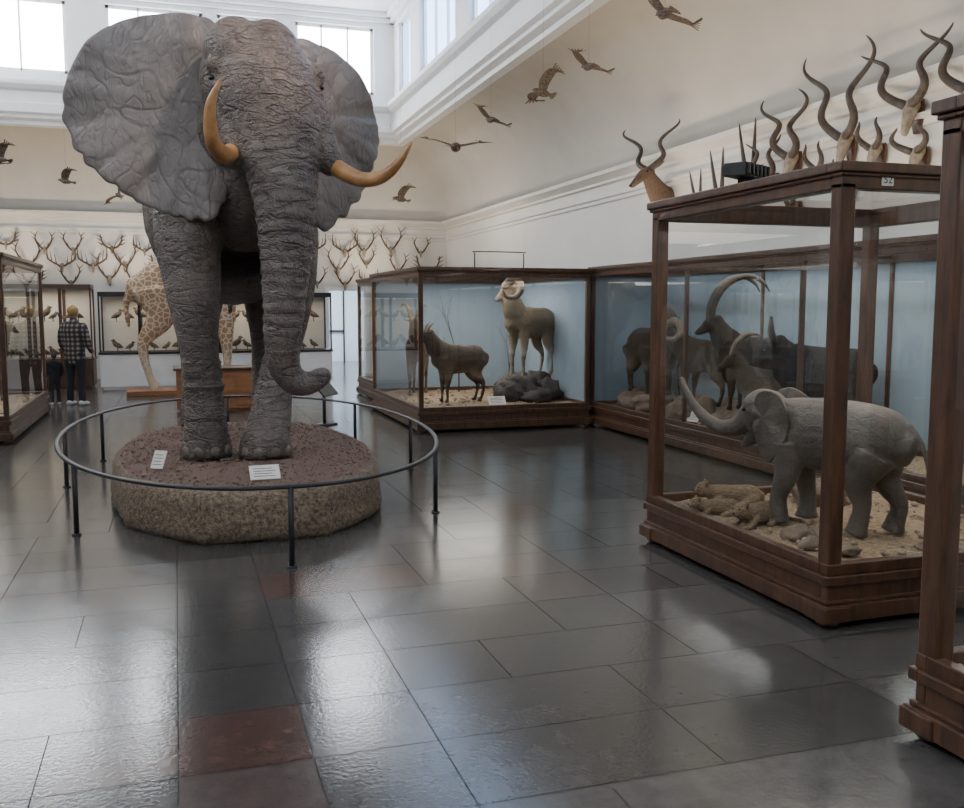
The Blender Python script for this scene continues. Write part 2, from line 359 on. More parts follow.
# ------------------------------------------------------------------ lights
def area(name, loc, size, power, col=(1,1,1), rot=(0,0,0), sy=None):
    l = bpy.data.lights.new(name, 'AREA'); l.energy = power; l.color = col; l.size = size
    if sy: l.shape = 'RECTANGLE'; l.size_y = sy
    o = bpy.data.objects.new(name, l); COL.objects.link(o); o.location = loc; o.rotation_euler = rot
    return o
WARM = (1, .82, .62)
for yy in (3.5, 7.5, 11): area('uplight', (5.75, yy, 2.35), .15, 38, WARM, (pi, -.2, 0), 2.8)
for xx in (-3.4, -1, 4.4): area('uplight', (xx, 22.5, 2.15), .5, 30, WARM, (pi, 0, 0), .15)
area('uplight', (5.4, 19, 2.5), .15, 28, WARM, (pi, 0, 0), 3)
area('corridor_light', (4.05, YW+3, 2.9), 2, 300, (.85, .93, 1))
sl = bpy.data.lights.new('ceiling_spot', 'SPOT'); sl.energy = 1500; sl.color = (1, .80, .64); sl.spot_size = .34; sl.spot_blend = .9; sl.shadow_soft_size = .12
so = bpy.data.objects.new('ceiling_spot', sl); COL.objects.link(so); so.location = (3.2, 4.6, 8.0)
so.rotation_euler = (V((.72, 8.1, 3.6))-V((3.2, 4.6, 8.0))).to_track_quat('-Z', 'Y').to_euler()

# ------------------------------------------------------------------ glass cases
def glass_case(name, x0, x1, y0, y1, h=2.36, bh=.30, posts_x=(), posts_y=(), back=(), floor_m='sand', light=12, pw=.06):
    e = empty(name, ((x0+x1)/2, (y0+y1)/2, 0)); cx, cy = (x0+x1)/2, (y0+y1)/2
    a0, a1, b0, b1 = x0-cx, x1-cx, y0-cy, y1-cy
    bm = bmesh.new()
    def ringbox(o, z0, z1, w):
        box(bm, a0-o, a1+o, b0-o, b0-o+w, z0, z1); box(bm, a0-o, a1+o, b1+o-w, b1+o, z0, z1)
        box(bm, a0-o, a0-o+w, b0-o+w, b1+o-w, z0, z1); box(bm, a1+o-w, a1+o, b0-o+w, b1+o-w, z0, z1)
    ringbox(.0, .03, bh-.05, .05); ringbox(.03, .04, .13, .05); ringbox(.015, .13, .15, .05)
    ringbox(.022, bh-.07, bh-.02, .05); ringbox(.005, bh-.02, bh+.04, .06)
    ringbox(.0, h-.13, h-.03, pw); ringbox(.03, h-.05, h, pw+.03); ringbox(.015, h-.07, h-.05, pw)
    for xx in (a0, a1-pw):
        for yy in (b0, b1-pw):
            box(bm, xx, xx+pw, yy, yy+pw, bh, h-.1)
            blob(bm, (xx+pw/2, yy+pw/2, .03), (.065, .065, .03), u=12, v=6)
            box(bm, min(xx, xx+pw)-.04, max(xx, xx+pw)+.04, yy-.04, yy+pw+.04, .04, .12)
    for p in posts_y:
        for xx in (a0, a1-.045): box(bm, xx, xx+.045, p-cy-.022, p-cy+.022, bh, h-.1)
        box(bm, a0, a1, p-cy-.02, p-cy+.02, h-.1, h-.05)
    for p in posts_x:
        for yy in (b0, b1-.045): box(bm, p-cx-.022, p-cx+.022, yy, yy+.045, bh, h-.1)
    obj(bm, 'frame', 'wood', e, smooth=False, bevel=.007)
    bm = bmesh.new(); i = .02
    zz0, zz1 = bh, h-.08
    sides = {'left': [(a0+i, b0, zz0), (a0+i, b1, zz0), (a0+i, b1, zz1), (a0+i, b0, zz1)],
             'right': [(a1-i, b0, zz0), (a1-i, b1, zz0), (a1-i, b1, zz1), (a1-i, b0, zz1)],
             'near': [(a0, b0+i, zz0), (a1, b0+i, zz0), (a1, b0+i, zz1), (a0, b0+i, zz1)],
             'far': [(a0, b1-i, zz0), (a1, b1-i, zz0), (a1, b1-i, zz1), (a0, b1-i, zz1)]}
    for s, q in sides.items():
        if s not in back: quadf(bm, q)
    quadf(bm, [(a0, b0, h-.04), (a1, b0, h-.04), (a1, b1, h-.04), (a0, b1, h-.04)])
    obj(bm, 'panes', 'glass', e, smooth=False)
    if back:
        bm = bmesh.new()
        for s in back: quadf(bm, sides[s])
        obj(bm, 'backdrop', 'blue', e, smooth=False)
    bm = bmesh.new(); nx = max(8, int((x1-x0)/.06)); ny = max(8, int((y1-y0)/.06)); g = []
    for j in range(ny+1):
        g.append([])
        for k in range(nx+1):
            X = a0+.05+(a1-a0-.1)*k/nx; Y = b0+.05+(b1-b0-.1)*j/ny
            g[-1].append(bm.verts.new((X, Y, bh-.01+.03*noise.noise(V((X*2+x0, Y*2, 3)))+.012*noise.noise(V((X*14, Y*14, x0))))))
    for j in range(ny):
        for k in range(nx): bm.faces.new([g[j][k], g[j][k+1], g[j+1][k+1], g[j+1][k]])
    obj(bm, 'sand_bed', floor_m, e)
    bm = bmesh.new()
    for k in range(int(150*(x1-x0))):
        r = random.choice([.008, .012, .012, .02, .03]); X, Y = random.uniform(a0+.1, a1-.1), random.uniform(b0+.1, b1-.1)
        rock(bm, (X, Y, bh+.005), (r, r*random.uniform(.7, 1.2), r*.6), k, 1)
    obj(bm, 'pebbles', 'pebble', e)
    if light:
        l = area('case_light', (0, 0, h-.16), (x1-x0)*.6, light, (1, .94, .85), (0, 0, 0), (y1-y0)*.6); l.parent = e
    return e
c52 = glass_case('glass_display_case', 3.13, 4.95, 3.97, 5.93, 2.36, .30, light=18, pw=.085)
bm = bmesh.new(); box(bm, -.68, -.61, -.986, -.982, 2.25, 2.31); obj(bm, 'number_plate', 'card', c52, smooth=False)
fc = bpy.data.curves.new('case_number', 'FONT'); fc.body = '52'; fc.size = .055; fc.align_x = 'CENTER'; fc.materials.append(M['black'])
fo = bpy.data.objects.new('case_number', fc); COL.objects.link(fo); fo.parent = c52; fo.location = (-.645, -.988, 2.262); fo.rotation_euler = (pi/2, 0, 0)
c3 = glass_case('glass_display_case', 2.66, 4.5, .9, 2.84, 2.39, .30, light=10, pw=.09)
cs = glass_case('glass_display_case', 3.0, 5.42, 12.0, 15.1, 2.17, .30, back=('far', 'right'), light=46)
c2 = glass_case('glass_display_case', 3.3, 5.42, 15.6, 18.0, 2.17, .30, back=('right',), light=25)
cr = glass_case('glass_display_case', 5.5, 6.55, 1.0, 12.2, 2.2, .30, posts_y=(3.2, 5.3, 7.5, 9.6), back=('right', 'far'), light=40)
clf = glass_case('glass_display_case', -4.2, -1.95, 12.6, 16.2, 2.3, .30, light=26)

# ------------------------------------------------------------------ far cabinets
def cabinet(name, x0, x1, y0, y1, base, h, n, fm='black', bm_='white'):
    e = empty(name, ((x0+x1)/2, (y0+y1)/2, 0)); w, d = (x1-x0)/2, (y1-y0)/2
    bm = bmesh.new(); box(bm, -w, w, -d, d, .06, base-.04); box(bm, -w+.04, w-.04, -d+.04, d-.04, 0, .06); obj(bm, 'base', bm_, e, smooth=False, bevel=.01)
    bm = bmesh.new(); box(bm, -w-.02, w+.02, -d-.02, d+.02, base-.04, base)
    box(bm, -w, w, -d, d, h-.09, h)
    for k in range(n+1):
        X = -w+2*w*k/n
        for yy in (-d, d-.05): box(bm, max(-w, X-.03), min(w, X+.03), yy, yy+.05, base, h-.07)
    obj(bm, 'frame', fm, e, smooth=False)
    bm = bmesh.new(); quadf(bm, [(-w, -d+.01, base), (w, -d+.01, base), (w, -d+.01, h-.07), (-w, -d+.01, h-.07)]); 
    zs = base+(h-base)*.5
    quadf(bm, [(-w, -d+.05, zs), (w, -d+.05, zs), (w, d-.05, zs), (-w, d-.05, zs)]); obj(bm, 'panes', 'glass', e, smooth=False)
    bm = bmesh.new(); quadf(bm, [(-w, d-.02, base), (w, d-.02, base), (w, d-.02, h-.07), (-w, d-.02, h-.07)]); obj(bm, 'backing', 'wall', e, smooth=False)
    bm = bmesh.new()
    for k in range(n*3):
        X = -w+.2+(2*w-.4)*(k+.5)/(n*3); 
        for z in (base, zs):
            s = random.uniform(.7, 1.3); f = random.choice([-1, 1])
            tube(bm, [(X-.10*s*f, 0, z+.08*s, .01), (X-.03*s*f, 0, z+.11*s, .045*s), (X+.04*s*f, 0, z+.15*s, .05*s), (X+.07*s*f, 0, z+.21*s, .028*s)], seg=8, sub=3)
            tube(bm, [(X+.07*s*f, 0, z+.22*s, .03*s), (X+.12*s*f, 0, z+.215*s, .008)], seg=8, sub=2)
            for yy in (-.02, .02): tube(bm, [(X, yy, z, .008), (X, yy, z+.1*s, .01)], seg=5, sub=1)
    obj(bm, 'stuffed_birds', 'bird', e)
    l = area('cabinet_light', (0, -.1, h-.12), 2*w*.9, 4.0*n, (1, .85, .65), (0, 0, 0), .2); l.parent = e
cabinet('wall_display_cabinet', -1.45, 3.15, 20.2, 21.1, .75, 1.95, 6)
cabinet('wall_display_cabinet', -3.9, -1.6, 20.6, 21.4, .62, 2.1, 4, 'wood', 'wood')

e = empty('wooden_info_desk', (.58, 15.8, 0))
bm = bmesh.new(); box(bm, -.6, .6, -.3, .3, .05, .66); box(bm, -.56, .56, -.26, .26, 0, .05)
for k in range(4): box(bm, -.56+.29*k, -.56+.29*k+.24, -.31, -.3, .1, .6)
obj(bm, 'body', 'woodl', e, smooth=False, bevel=.008)
bm = bmesh.new(); box(bm, -.64, .64, -.34, .34, .66, .7); obj(bm, 'top', 'wood', e, smooth=False, bevel=.008)
e = empty('information_stand', (1.95, 13.3, 0), .9)
bm = bmesh.new(); tube(bm, [(0, 0, .0, .025), (0, 0, .50, .025)], seg=8, sub=1, cap=False); box(bm, -.16, .16, -.12, .12, 0, .02)
obj(bm, 'post', 'black', e)
bm = bmesh.new(); box(bm, -.2, .2, -.16, .16, -.012, .012); bmesh.ops.rotate(bm, verts=bm.verts, matrix=Matrix.Rotation(.8, 3, 'X')); bmesh.ops.translate(bm, verts=bm.verts, vec=(0, 0, .54))
obj(bm, 'panel', 'black', e, smooth=False)

# ------------------------------------------------------------------ elephant platform + rail
PX, PY, PZ = .57, 8.9, .37
AX, AY = 1.14, 2.22
bm = bmesh.new(); R = []; n = 160
def sup(a, ax, ay, p=2.35):
    c, s = math.cos(a), math.sin(a)
    return ax*math.copysign(abs(c)**(2/p), c), ay*math.copysign(abs(s)**(2/p), s)
def octo(k, n, ax, ay):
    a = 2*pi*k/n; x, yv = sup(a, ax, ay); m = 10; seg = 2*pi/m
    a2 = (a % seg) - seg/2; f = .35+.65*(math.cos(seg/2)/math.cos(a2)); f = f/(.35+.65*math.cos(seg/2)*1.03)
    return x*f*.985, yv*f*.985
prof = [(1.0, 0), (1.02, .03), (1.015, .10), (1.01, .17), (1.005, .24), (1.0, .3), (.985, .345), (.96, PZ-.005)]
for f, z in prof:
    r = []
    for k in range(n):
        x, yv = octo(k, n, AX*f, AY*f); q = .02*noise.noise(V((x*7, yv*7, z*9)))+.012*noise.noise(V((x*25, yv*25, z*25)))
        r.append(bm.verts.new((x*(1+q), yv*(1+q*.6), z+(.01*noise.noise(V((x*12, yv*12, 1))) if z > .3 else 0))))
    R.append(r)
for a, b in zip(R, R[1:]):
    for k in range(n): bm.faces.new([a[k], a[(k+1) % n], b[(k+1) % n], b[k]])
prev = R[-1]
for q in range(1, 26):
    f = .96*(1-q/26.0); r = []
    for k in range(n):
        x, yv = octo(k, n, AX*f, AY*f)
        r.append(bm.verts.new((x, yv, PZ-.003+.02*noise.noise(V((x*5, yv*5, 0)))+.016*noise.noise(V((x*17, yv*17, 0))))))
    for k in range(n): bm.faces.new([prev[k], prev[(k+1) % n], r[(k+1) % n], r[k]]).material_index = 1
    prev = r
c = bm.verts.new((0, 0, PZ))
for k in range(n): bm.faces.new([prev[k], prev[(k+1) % n], c]).material_index = 1
e = empty('elephant_platform', (PX, PY, 0)); obj(bm, 'plinth', ['conc', 'soil'], e)
bm = bmesh.new()
for k in range(1800):
    a = random.uniform(0, 2*pi); f = math.sqrt(random.random())*.93; x, yv = sup(a, AX*f, AY*f); r = random.uniform(.006, .015)
    rock(bm, (x, yv, PZ+.006), (r, r, r*.8), k, 1)
obj(bm, 'gravel', 'gravel', e)
def label(loc, w, h, rz, rx):
    e = empty('specimen_label', loc, rz)
    bm = bmesh.new(); box(bm, -w/2, w/2, -.004, .004, 0, h); bmesh.ops.rotate(bm, verts=bm.verts, matrix=Matrix.Rotation(rx, 3, 'X')); obj(bm, 'card', 'card', e, smooth=False)
    bm = bmesh.new(); 
    for k in range(4): box(bm, -w*.38, w*(.35-.1*(k % 2)), -.0055, -.004, h*(.2+.18*k), h*(.23+.18*k))
    bmesh.ops.rotate(bm, verts=bm.verts, matrix=Matrix.Rotation(rx, 3, 'X')); obj(bm, 'print', 'black', e, smooth=False)
label((.60, 7.1, PZ+.01), .22, .13, .05, -.8)
label((-.18, 7.85, PZ+.01), .11, .15, -.6, -.5)

RX, RY = .62, 9.2
e = empty('guard_rail', (RX, RY, 0)); bm = bmesh.new(); R = []
n = 96
for k in range(n):
    a = 2*pi*k/n; c = V((*sup(a, 1.62, 3.2, 2.1), .52)); c2 = V((*sup(a+.01, 1.62, 3.2, 2.1), .52)); t = (c2-c).normalized(); s = t.cross(V((0,0,1)))
    R.append([bm.verts.new(c+s*.021*math.cos(q)+V((0,0,.014*math.sin(q)))) for q in [j*pi/4 for j in range(8)]])
for k in range(n):
    a, b = R[k], R[(k+1) % n]
    for j in range(8): bm.faces.new([a[j], a[(j+1) % 8], b[(j+1) % 8], b[j]])
for px, py in [(.652, 6.01), (-.727, 7.385), (1.95, 7.31), (-1.02, 9.35), (-.93, 11.0), (2.02, 11.06), (2.24, 9.32), (.6, 12.4)]:
    dx, dy = px-RX, py-RY; a = math.atan2(dy/3.2, dx/1.62); x, yv = sup(a, 1.62, 3.2, 2.1)
    tube(bm, [(x, yv, 0, .019), (x, yv, .52, .019)], seg=8, sub=1, cap=False)
    tube(bm, [(x, yv, 0, .034), (x, yv, .012, .034)], seg=10, sub=1, cap=False)
obj(bm, 'rail', 'black', e)

# ------------------------------------------------------------------ African elephant
EO = V((.55, 9.2, PZ))
ele = empty('african_elephant', EO)
def rel(pts): return [(p[0]-EO.x, p[1]-EO.y, p[2]-EO.z) + tuple(p[3:]) for p in pts]
bm = bmesh.new(); S = (1, 0, 0)
T = lambda pts, **k: tube(bm, rel(pts), side=S, seg=k.pop('seg', 28), **k)
T([(.58, 8.75, 2.6, .40, .55), (.57, 9.0, 2.72, .62, .80), (.56, 9.5, 2.66, .78, .92), (.56, 10.1, 2.62, .84, .95), (.58, 10.6, 2.68, .74, .86), (.6, 10.95, 2.65, .45, .55)])
T([(.58, 9.0, 3.0, .60, .62), (.62, 8.6, 3.15, .46, .50), (.68, 8.25, 3.25, .38, .42)])
c = V((.67, 8.22, 3.48))-EO; blob(bm, c, (.43, .46, .48), u=32, v=20)
for sx in (-1, 1):
    c = V((.66+.13*sx, 8.12, 3.68))-EO; blob(bm, c, (.26, .30, .28))
T([(.70, 8.2, 3.62, .38, .34), (.76, 8.02, 3.38, .43, .36), (.81, 7.86, 3.05, .37, .30), (.83, 7.74, 2.75, .30, .25)], sub=8)
T([(.82, 7.82, 3.0, .33, .27), (.83, 7.72, 2.75, .29, .24), (.84, 7.62, 2.48, .245, .22), (.83, 7.54, 2.1, .205, .19), (.81, 7.51, 1.75, .170, .165), (.79, 7.54, 1.42, .142, .14), (.80, 7.58, 1.20, .125, .125), (.89, 7.58, 1.06, .105, .105), (1.00, 7.57, 1.05, .09, .09), (1.09, 7.56, 1.10, .082, .082)], sub=16, ridge=.045, rn=34)
T([(.52, 8.05, 3.30, .18, .2), (.51, 7.9, 3.02, .15, .15), (.49, 7.8, 2.84, .105, .11)])
T([(1.06, 8.05, 3.26, .18, .2), (1.14, 7.9, 2.98, .15, .15), (1.22, 7.8, 2.80, .11, .11)])
T([(.78, 8.3, 3.0, .26, .3), (.83, 8.05, 2.7, .17, .2), (.84, 7.92, 2.52, .08, .12)])
for x, z, sg in ((.34, 3.50, -1), (1.17, 3.48, 1)):
    T([(x-.03*sg, 7.99, z+.10, .05), (x, 7.95, z+.03, .055), (x+.01*sg, 7.94, z-.02, .035)], seg=12)
    T([(x-.02*sg, 7.93, z-.13, .04), (x+.0*sg, 7.95, z-.10, .04)], seg=12)
# legs
T([(.20, 9.0, 2.75, .34, .45), (.13, 8.75, 2.25, .29, .38), (.155, 8.6, 1.75, .225, .28), (.19, 8.5, 1.28, .158, .19), (.205, 8.48, 1.1, .162, .18), (.215, 8.46, .85, .165, .18), (.22, 8.43, .60, .185, .2), (.22, 8.41, .46, .215, .235), (.22, 8.41, .38, .225, .24)], cap=False)
T([(.92, 9.05, 2.75, .34, .45), (.99, 8.85, 2.25, .28, .34), (.98, 8.70, 1.75, .215, .26), (.90, 8.56, 1.28, .155, .19), (.86, 8.5, 1.1, .162, .18), (.79, 8.42, .85, .165, .18), (.73, 8.30, .60, .19, .2), (.70, 8.23, .46, .22, .24), (.70, 8.22, .38, .23, .245)], cap=False)
for cx_, cy_, z, r in ((.22, 8.43, .62, .185), (.22, 8.44, .72, .178), (.213, 8.46, .98, .172), (.205, 8.48, 1.08, .17), (.198, 8.49, 1.18, .168), (.735, 8.31, .62, .19), (.76, 8.35, .72, .18), (.82, 8.46, .98, .172), (.845, 8.49, 1.08, .17), (.87, 8.52, 1.18, .168)):
    c = V((cx_, cy_, z))-EO; blob(bm, c, (r*1.04, r*1.16, .028), u=28, v=8)
for x in (.22, .95):
    T([(x, 10.5, 2.5, .36, .5), (x, 10.35, 1.9, .29, .36), (x, 10.4, 1.35, .2, .23), (x, 10.6, .95, .18, .19), (x, 10.6, .6, .19, .2), (x, 10.56, .38, .21, .22)], cap=False)
T([(.6, 11.1, 3.0, .06), (.6, 11.3, 2.4, .04), (.6, 11.3, 1.6, .03)], seg=10)
organic(bm, 'body', 'ele', ele, .018, 3, .018, .13)
def ear(name, outline, hub, yfun, th=.035, mat='ear', parent=None, org=EO, rip=.018):
    n = len(outline); P = []
    for i in range(n):
        p = [outline[(i+j-1) % n] for j in range(4)]
        for k in range(10):
            t = k/10
            P.append([.5*(2*b+(c-a)*t+(2*a-5*b+4*c-d)*t*t+(-a+3*b-3*c+d)*t**3) for a, b, c, d in zip(*p)])
    bm = bmesh.new(); rings = [[bm.verts.new(V((hub[0], yfun(hub[0], hub[1], 0, 0), hub[1]))-org)]]
    NR = 16
    for q in range(1, NR+1):
        f = q/NR; r = []
        for i, (x, z) in enumerate(P):
            a = math.atan2(z-hub[1], x-hub[0]); X, Z = hub[0]+(x-hub[0])*f, hub[1]+(z-hub[1])*f
            low = max(0, min(1, (hub[1]+.3-Z)))
            rr = 1 + (rip*abs(math.sin(a*16+2*noise.noise(V((a*3, 2, 0)))))+rip*1.2*noise.noise(V((a*9, 1, 0))))*f**6*(low+.1)
            X, Z = hub[0]+(X-hub[0])*rr, hub[1]+(Z-hub[1])*rr
            r.append(bm.verts.new(V((X, yfun(X, Z, f, a), Z))-org))
        rings.append(r)
    m = len(P)
    for a, b in zip(rings, rings[1:]):
        for k in range(m):
            if len(a) == 1: bm.faces.new([a[0], b[k], b[(k+1) % m]])
            else: bm.faces.new([a[k], b[k], b[(k+1) % m], a[(k+1) % m]])
    o = obj(bm, name, mat, parent); s = o.modifiers.new('solid', 'SOLIDIFY'); s.thickness = th; s.offset = 0
    s = o.modifiers.new('sub', 'SUBSURF'); s.levels = 1; s.render_levels = 1
    return o
ear('ear_right', [(.405, 3.97), (.178, 4.05), (-.10, 4.05), (-.38, 3.98), (-.60, 3.82), (-.76, 3.58), (-.825, 3.30), (-.78, 3.07), (-.66, 2.86), (-.49, 2.70), (-.27, 2.55), (-.049, 2.44), (.178, 2.39), (.346, 2.42), (.44, 2.64), (.5, 2.98), (.5, 3.45)],
    (.22, 3.3), lambda x, z, f, a: 8.42-.16*(x-.2)+.10*(x-.2)**2+.35*max(0, z-3.85)+.035*math.sin(a*6+1)*f*f+.014*math.sin(a*14)*f**3+.004*math.sin(a*31)*f*f-.08*max(0, 3-z), parent=ele, rip=.04)
ear('ear_left', [(1.02, 3.90), (1.27, 3.90), (1.48, 3.82), (1.66, 3.61), (1.76, 3.36), (1.78, 3.11), (1.72, 2.9), (1.62, 2.68), (1.46, 2.49), (1.29, 2.35), (1.17, 2.37), (1.08, 2.66), (1.03, 3.08), (1.0, 3.5)],
    (1.22, 3.3), lambda x, z, f, a: 8.45+.25*(x-1.2)+.35*max(0, z-3.75)+.035*math.sin(a*6+1)*f*f+.014*math.sin(a*13)*f**3+.004*math.sin(a*29)*f*f, parent=ele, rip=.04)
bm = bmesh.new()
tube(bm, rel([(.50, 7.90, 2.92, .07), (.41, 7.64, 2.80, .068), (.315, 7.48, 2.85, .060), (.285, 7.38, 3.0, .048), (.30, 7.33, 3.14, .034), (.36, 7.3, 3.28, .012)]), seg=16)
tube(bm, rel([(1.18, 7.92, 2.86, .07), (1.29, 7.72, 2.74, .068), (1.43, 7.56, 2.65, .060), (1.57, 7.42, 2.66, .050), (1.68, 7.32, 2.76, .034), (1.76, 7.25, 2.90, .012)]), seg=16)
obj(bm, 'tusks', 'tusk', ele)
bm = bmesh.new()
for x, z in ((.33, 3.435), (1.18, 3.415)): blob(bm, V((x, 7.935, z))-EO, (.028, .028, .022))
obj(bm, 'eyes', 'eye', ele)
bm = bmesh.new()
for x, y0 in ((.22, 8.41), (.70, 8.22)):
    for a in (-.95, -.35, .3, .9):
        blob(bm, V((x+.212*math.sin(a), y0-.225*math.cos(a), .44))-EO, (.045, .025, .045), (0, 0, a))
obj(bm, 'toenails', 'nail', ele)

# ------------------------------------------------------------------ quadrupeds
def quad(bm, H, L, D, W, leg, neck, muz, hw, hipf=.98, earl=.1, tail=.15, swing=0, neckf=1.0):
    zs = H-D/2; zh = H*hipf-D*.46; B = (0, 1, 0)
    tube(bm, [(-L/2-.11*H, 0, zh-.01*H, W*.28, D*.26), (-L/2, 0, zh, W*.46, D*.44), (-L*.2, 0, (zs+zh)/2-.01, W*.50, D*.46), (L*.2, 0, zs-.01, W*.5, D*.5), (L*.45, 0, zs, W*.45, D*.5), (L/2+.09*H, 0, zs+.02*H, W*.30, D*.36)], B, 18)
    for s in (-1, 1):
        y = s*W*.28; q = swing*s
        tube(bm, [(L*.42, y*.9, zs, leg*2, leg*3.4), (L*.42, y, H*.50, leg*1.5, leg*2.1), (L*.45+q*.5, y, H*.28, leg*.9, leg*1.0), (L*.45+q*.8, y, H*.09, leg*.62, leg*.66), (L*.47+q, y, .035, leg*.85, leg), (L*.48+q, y, 0.01, leg*.9, leg*1.1)], B, 12, cap=False)
        tube(bm, [(-L*.44, y*.9, zh, leg*2.4, leg*4.6), (-L*.40, y, H*.50, leg*1.6, leg*2.8), (-L*.5-.07*H-q*.5, y, H*.31, leg*.8, leg*1.1), (-L*.5-.035*H-q*.8, y, H*.09, leg*.62, leg*.66), (-L*.5-q, y, .035, leg*.85, leg), (-L*.49-q, y, .01, leg*.9, leg*1.1)], B, 12, cap=False)
    nk, mz = V(neck), V(muz); base = V((L*.45, 0, zs+.12*D)); mid = (base+nk)/2 + V((.03*H, 0, -.03*H))
    tube(bm, [(*base, W*.36, D*.40), (*mid, (W*.34+hw)/2*neckf, (D*.34+hw)/2*1.15*neckf), (*nk, hw*.9, hw)], B, 16)
    hd = (mz-nk); ln = hd.length; hd.normalize(); sd = V((0,0,1)).cross(hd).normalized(); up = hd.cross(sd)
    tube(bm, [(*(nk-hd*hw*.3), hw*.85, hw*.9), (*(nk+hd*ln*.35+up*hw*.05), hw*.85, hw*.9), (*(nk+hd*ln*.7-up*hw*.1), hw*.55, hw*.62), (*(mz-up*hw*.15), hw*.45, hw*.45)], sd, 14)
    if earl:
        for s in (-1, 1):
            b = nk+sd*s*hw*.7+up*hw*.5
            tube(bm, [(*b, .012*H/1, .02*H), (*(b+sd*s*earl*.5+up*earl*.10), earl*.22, earl*.12), (*(b+sd*s*earl+up*earl*.1), earl*.06, earl*.05)], hd, 8)
    if tail: tube(bm, [(-L/2-.12*H, 0, zh+.14*D, .03*H), (-L/2-.17*H, 0, zh-tail*.5+.05, .022*H), (-L/2-.16*H, 0, zh-tail, .016*H)], B, 8)
    return nk, hd, sd, up, hw
HORNS = {
 'ibex': [(-.02,.04,0,.045), (.0,.06,.16,.044), (.09,.09,.34,.040), (.25,.12,.46,.035), (.42,.15,.48,.028), (.55,.17,.40,.018), (.61,.18,.31,.006)],
 'ram': [(-.02,.05,0,.065), (.08,.12,.10,.07), (.19,.20,.08,.064), (.23,.27,-.06,.056), (.14,.32,-.18,.046), (.0,.36,-.17,.034), (-.06,.42,-.06,.01)],
 'short': [(0,.03,0,.022), (.03,.05,.08,.018), (.09,.06,.13,.006)],
 'goat': [(0,.04,0,.036), (.05,.07,.13,.033), (.14,.11,.22,.026), (.25,.16,.24,.016), (.32,.19,.20,.006)],
 'gnu': [(0,.05,0,.04), (.02,.16,.0,.035), (.0,.22,.08,.026), (.0,.20,.2,.008)],
}
def animal(name, loc, rz, mat, H, L, D, W, leg, neck, muz, hw, horn=None, hs=1, voxel=.016, s=1, hmat='horn', **k):
    e = empty(name, loc, rz, s); bm = bmesh.new()
    nk, hd, sd, up, hw = quad(bm, H, L, D, W, leg, neck, muz, hw, **k)
    organic(bm, 'body', mat, e, voxel, 3, .014 if H < 2 else 0, .07)
    bm = bmesh.new()
    for q in (-1, 1): blob(bm, nk+hd*hw*1.1+sd*q*hw*.72+up*hw*.35, (hw*.14,)*3, u=8, v=6)
    blob(bm, V(muz)+hd*hw*.33-up*hw*.05, (hw*.16, hw*.3, hw*.16), (0, 0, math.atan2(hd.y, hd.x)), u=8, v=6)
    obj(bm, 'eyes_and_nose', 'eye', e)
    if horn:
        bm = bmesh.new(); fh = V((hd.x, hd.y, 0)).normalized(); Z = V((0,0,1))
        for q in (-1, 1):
            pts = [(*(nk+up*hw*.7+hd*hw*.2-fh*b*hs+sd*q*(o*hs)+Z*u*hs), r*hs) for b, o, u, r in HORNS[horn]]
            tube(bm, pts, sd, 12, 8, ridge=.06, rn=18)
        obj(bm, 'horns', hmat, e)
    return e
rad = math.radians
animal('wild_sheep', (3.85, 13.0, .29), rad(186), 'ewe', .84, .52, .42, .36, .034, (.47, 0, .97), (.62, .02, .88), .082, 'short', 1, tail=.12, neckf=1.1)
animal('wild_sheep', (3.55, 14.3, .29), rad(250), 'ewe', .95, .56, .42, .34, .034, (.47, 0, 1.12), (.62, .02, 1.04), .08, 'goat', 1, tail=.12)
animal('argali_ram', (5.02, 13.25, .62), rad(208), 'tan', 1.05, .64, .48, .40, .038, (.50, .04, 1.28), (.63, -.10, 1.15), .095, 'ram', .88, tail=.1, neckf=1.2)
bm = bmesh.new(); 
for i, (c, r) in enumerate([((4.75, 13.0, .42), (.34, .3, .24)), ((5.10, 13.3, .42), (.30, .3, .25)), ((4.9, 13.5, .4), (.3, .26, .28)), ((4.52, 12.85, .38), (.2, .2, .16)), ((5.15, 12.95, .40), (.22, .2, .2)), ((4.9, 12.8, .36), (.3, .2, .12)), ((4.72, 13.1, .56), (.12, .14, .1)), ((4.65, 12.9, .55), (.14, .1, .12))]): rock(bm, c, r, i)
obj(bm, 'rock_pile', 'rock')
animal('brown_bear', (5.98, 11.3, .50), rad(-95), 'brown', .90, .62, .52, .48, .065, (.46, 0, 1.02), (.68, 0, .93), .14, None, earl=.07, tail=0, voxel=.02)
animal('mouflon', (6.0, 9.95, .48), rad(110), 'brown', .80, .54, .40, .34, .034, (.48, .08, .88), (.60, .18, .78), .085, 'ram', .7, tail=.1, neckf=1.1)
animal('alpine_ibex', (6.05, 8.95, .50), rad(118), 'grey', .84, .6, .44, .37, .036, (.48, .10, .98), (.62, .24, .88), .085, 'ibex', .95, hmat='hornb', tail=.1, neckf=1.15)
animal('wild_goat', (5.85, 8.35, .32), rad(125), 'goat', .70, .52, .36, .32, .03, (.42, .02, .80), (.57, .10, .70), .072, 'goat', .9, tail=.1)
animal('musk_goat', (6.05, 7.85, .40), rad(120), 'dark', .88, .62, .52, .44, .042, (.48, .02, .86), (.68, .12, .70), .11, 'gnu', 1.2, hmat='hornb', tail=.1, neckf=1.1)
bm = bmesh.new(); ii = 0
for yy in (7.5, 7.7, 8.4, 8.9, 9.3, 9.8, 10.3, 11.1, 11.5):
    for q in range(3):
        ii += 1; rock(bm, (random.uniform(5.82, 6.2), yy+random.uniform(-.15, .15), .36), (random.uniform(.14, .24), random.uniform(.2, .32), random.uniform(.12, .22)), ii)
obj(bm, 'rocky_ledge', 'rockt')
